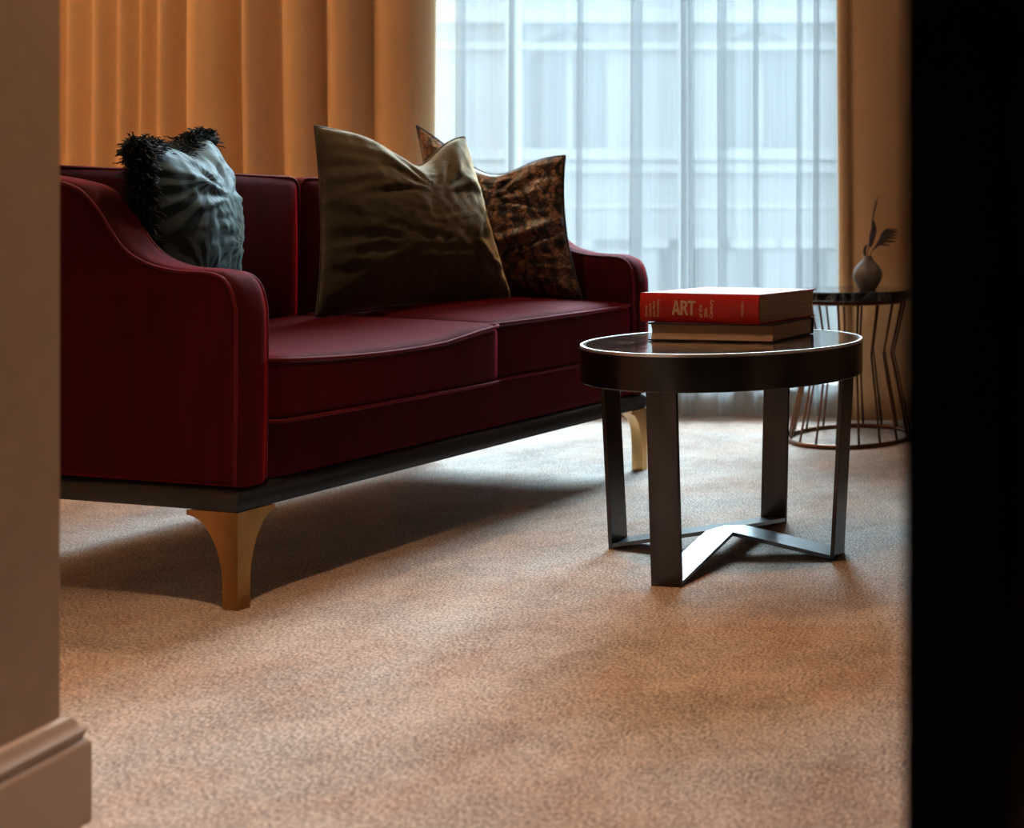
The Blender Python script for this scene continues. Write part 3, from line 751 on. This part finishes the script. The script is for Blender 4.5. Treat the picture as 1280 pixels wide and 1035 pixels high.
# vase with dried stems
VB = Vector((-.624, 4.10, SH))
vase = obj('vase', *lathe([(0, 0), (.026, 0), (.029, .003), (.040, .020), (.049, .038), (.052, .054), (.049, .069), (.040, .084), (.027, .098), (.018, .108), (.014, .116), (.0145, .121), (.011, .121), (.011, .112), (.018, .098), (0, .09)], 40), 'vase')
vase.location = VB; tag(vase, 'small grey-brown stoneware bud vase on the wire side table', 'vase')
def leafblade(path, w, n=12):
    P = catmull(path, 4); v = []; f = []; k = len(P)
    for i, p in enumerate(P):
        t = i / (k - 1); ww = w * math.sin(math.pi * min(1, t * .96 + .04)) ** .8
        tg = (P[min(i + 1, k - 1)] - P[max(i - 1, 0)]).normalized(); s = tg.cross(Vector((0, 1, .15))).normalized()
        for (a, dy) in ((-1, 0.), (-.5, -.22), (0, 0.05), (.5, -.22), (1, 0.), (0, .12)): v.append(p + s * ww * a + Vector((0, dy * ww, 0)))
    for i in range(k - 1):
        for q in range(6): f.append((i * 6 + q, i * 6 + (q + 1) % 6, i * 6 + 6 + (q + 1) % 6, i * 6 + 6 + q))
    return v, f
def vp(x, z, y=0): return (x, y, z)
tw = empty('dried_twig', VB + Vector((0, 0, .1))); tag(tw, 'tall thin dried twig with a narrow pod standing in the bud vase', 'dried plant')
obj('stem', *tube(catmull([vp(-.004, -.01), vp(.003, .05), vp(.012, .10), vp(.017, .15), vp(.028, .215)], 4), .002, 6, rad=None), 'stem', tw)
obj('pod', *leafblade([vp(.010, .050, -.004), vp(.016, .085, -.006), vp(.022, .115, -.005), vp(.018, .150, -.002)], .011), 'dried', tw)
obj('pod', *leafblade([vp(.017, .145), vp(.022, .170), vp(.030, .200), vp(.036, .228)], .0035), 'stem', tw)
obj('pod', *leafblade([vp(-.006, .0), vp(-.010, .028), vp(-.009, .048), vp(.000, .060)], .006), 'dried', tw)
ft = empty('dried_feather_leaf', VB + Vector((.002, .004, .1))); tag(ft, 'dark feathery dried leaf arching sideways out of the bud vase', 'dried plant')
obj('stem', *tube(catmull([vp(.002, 0), vp(.012, .035), vp(.028, .058), vp(.050, .072)], 4), .0016, 6), 'stem', ft)
rl = random.Random(4)
for k in range(11):
    t = k / 10; e = Vector((.062 + .040 * rl.random(), -.008 + .016 * rl.random(), .058 + .052 * t + .008 * rl.random()))
    s = Vector((.016 + .012 * t, 0, .040 + .012 * t))
    mid = s.lerp(e, .5) + Vector((-.004, 0, .010 + .006 * t))
    obj('leaflet', *leafblade([s, mid, e - Vector((.012, 0, .002)), e + Vector((.008, 0, -.004 + .004 * rl.random()))], .0042), 'dried', ft)

# ------------------------------------------------------------------ lamps of the place, and an added fill over the sofa
def downlight(x, y, e, label, light_name, size=R(100), blend=.9, col=(1, .68, .40), aim=(0, 0)):
    d = empty('ceiling_downlight', (x, y, H)); tag(d, label, 'ceiling light', 'ceiling downlights')
    obj('trim_ring', *lathe([(.040, -.001), (.055, -.001), (.055, -.006), (.042, -.012)], 32, closed=True), 'lamp_white', d, auto=.5)
    obj('lens', *lathe([(0, -.002), (.039, -.002), (.039, -.005), (0, -.005)], 24), 'bulb', d)
    light(light_name, 'SPOT', (0, 0, -.03), e, col, d, (R(aim[0]), R(aim[1]), 0), spot_size=size, spot_blend=blend, shadow_soft_size=.05)
downlight(-1.0, 1.60, 205, 'ceiling downlight just inside the doorway', 'downlight_doorway_offscreen', R(63), 1., (1, .58, .31))
downlight(-1.72, 3.05, 80, 'added unseen ceiling fill light above the sofa', 'added_fill_sofa_offscreen', R(100), 1.)  # unseen fill lamp, added to warm the cushion tops and the room
fl = empty('floor_lamp', (-4.25, 4.02, 0)); tag(fl, 'tall floor lamp with a cream shade beside the amber curtain', 'lamp')
obj('base', *lathe([(0, 0), (.13, 0), (.13, .012), (.02, .022), (0, .022)], 40), 'dark_metal', fl, auto=.5)
obj('pole', *tube([(0, 0, .02), (0, 0, 1.42)], .011, 12), 'dark_metal', fl)
obj('shade', *lathe([(.20, 1.20), (.15, 1.52), (.148, 1.52), (.198, 1.20)], 48, closed=True), 'shade', fl)
obj('bulb', *lathe([(0, 1.34), (.025, 1.355), (.03, 1.38), (.02, 1.41), (0, 1.425)], 20), 'bulb', fl)
light('floor_lamp_left_offscreen', 'POINT', (0, 0, 1.38), 950, (1, .72, .42), fl, shadow_soft_size=.04)
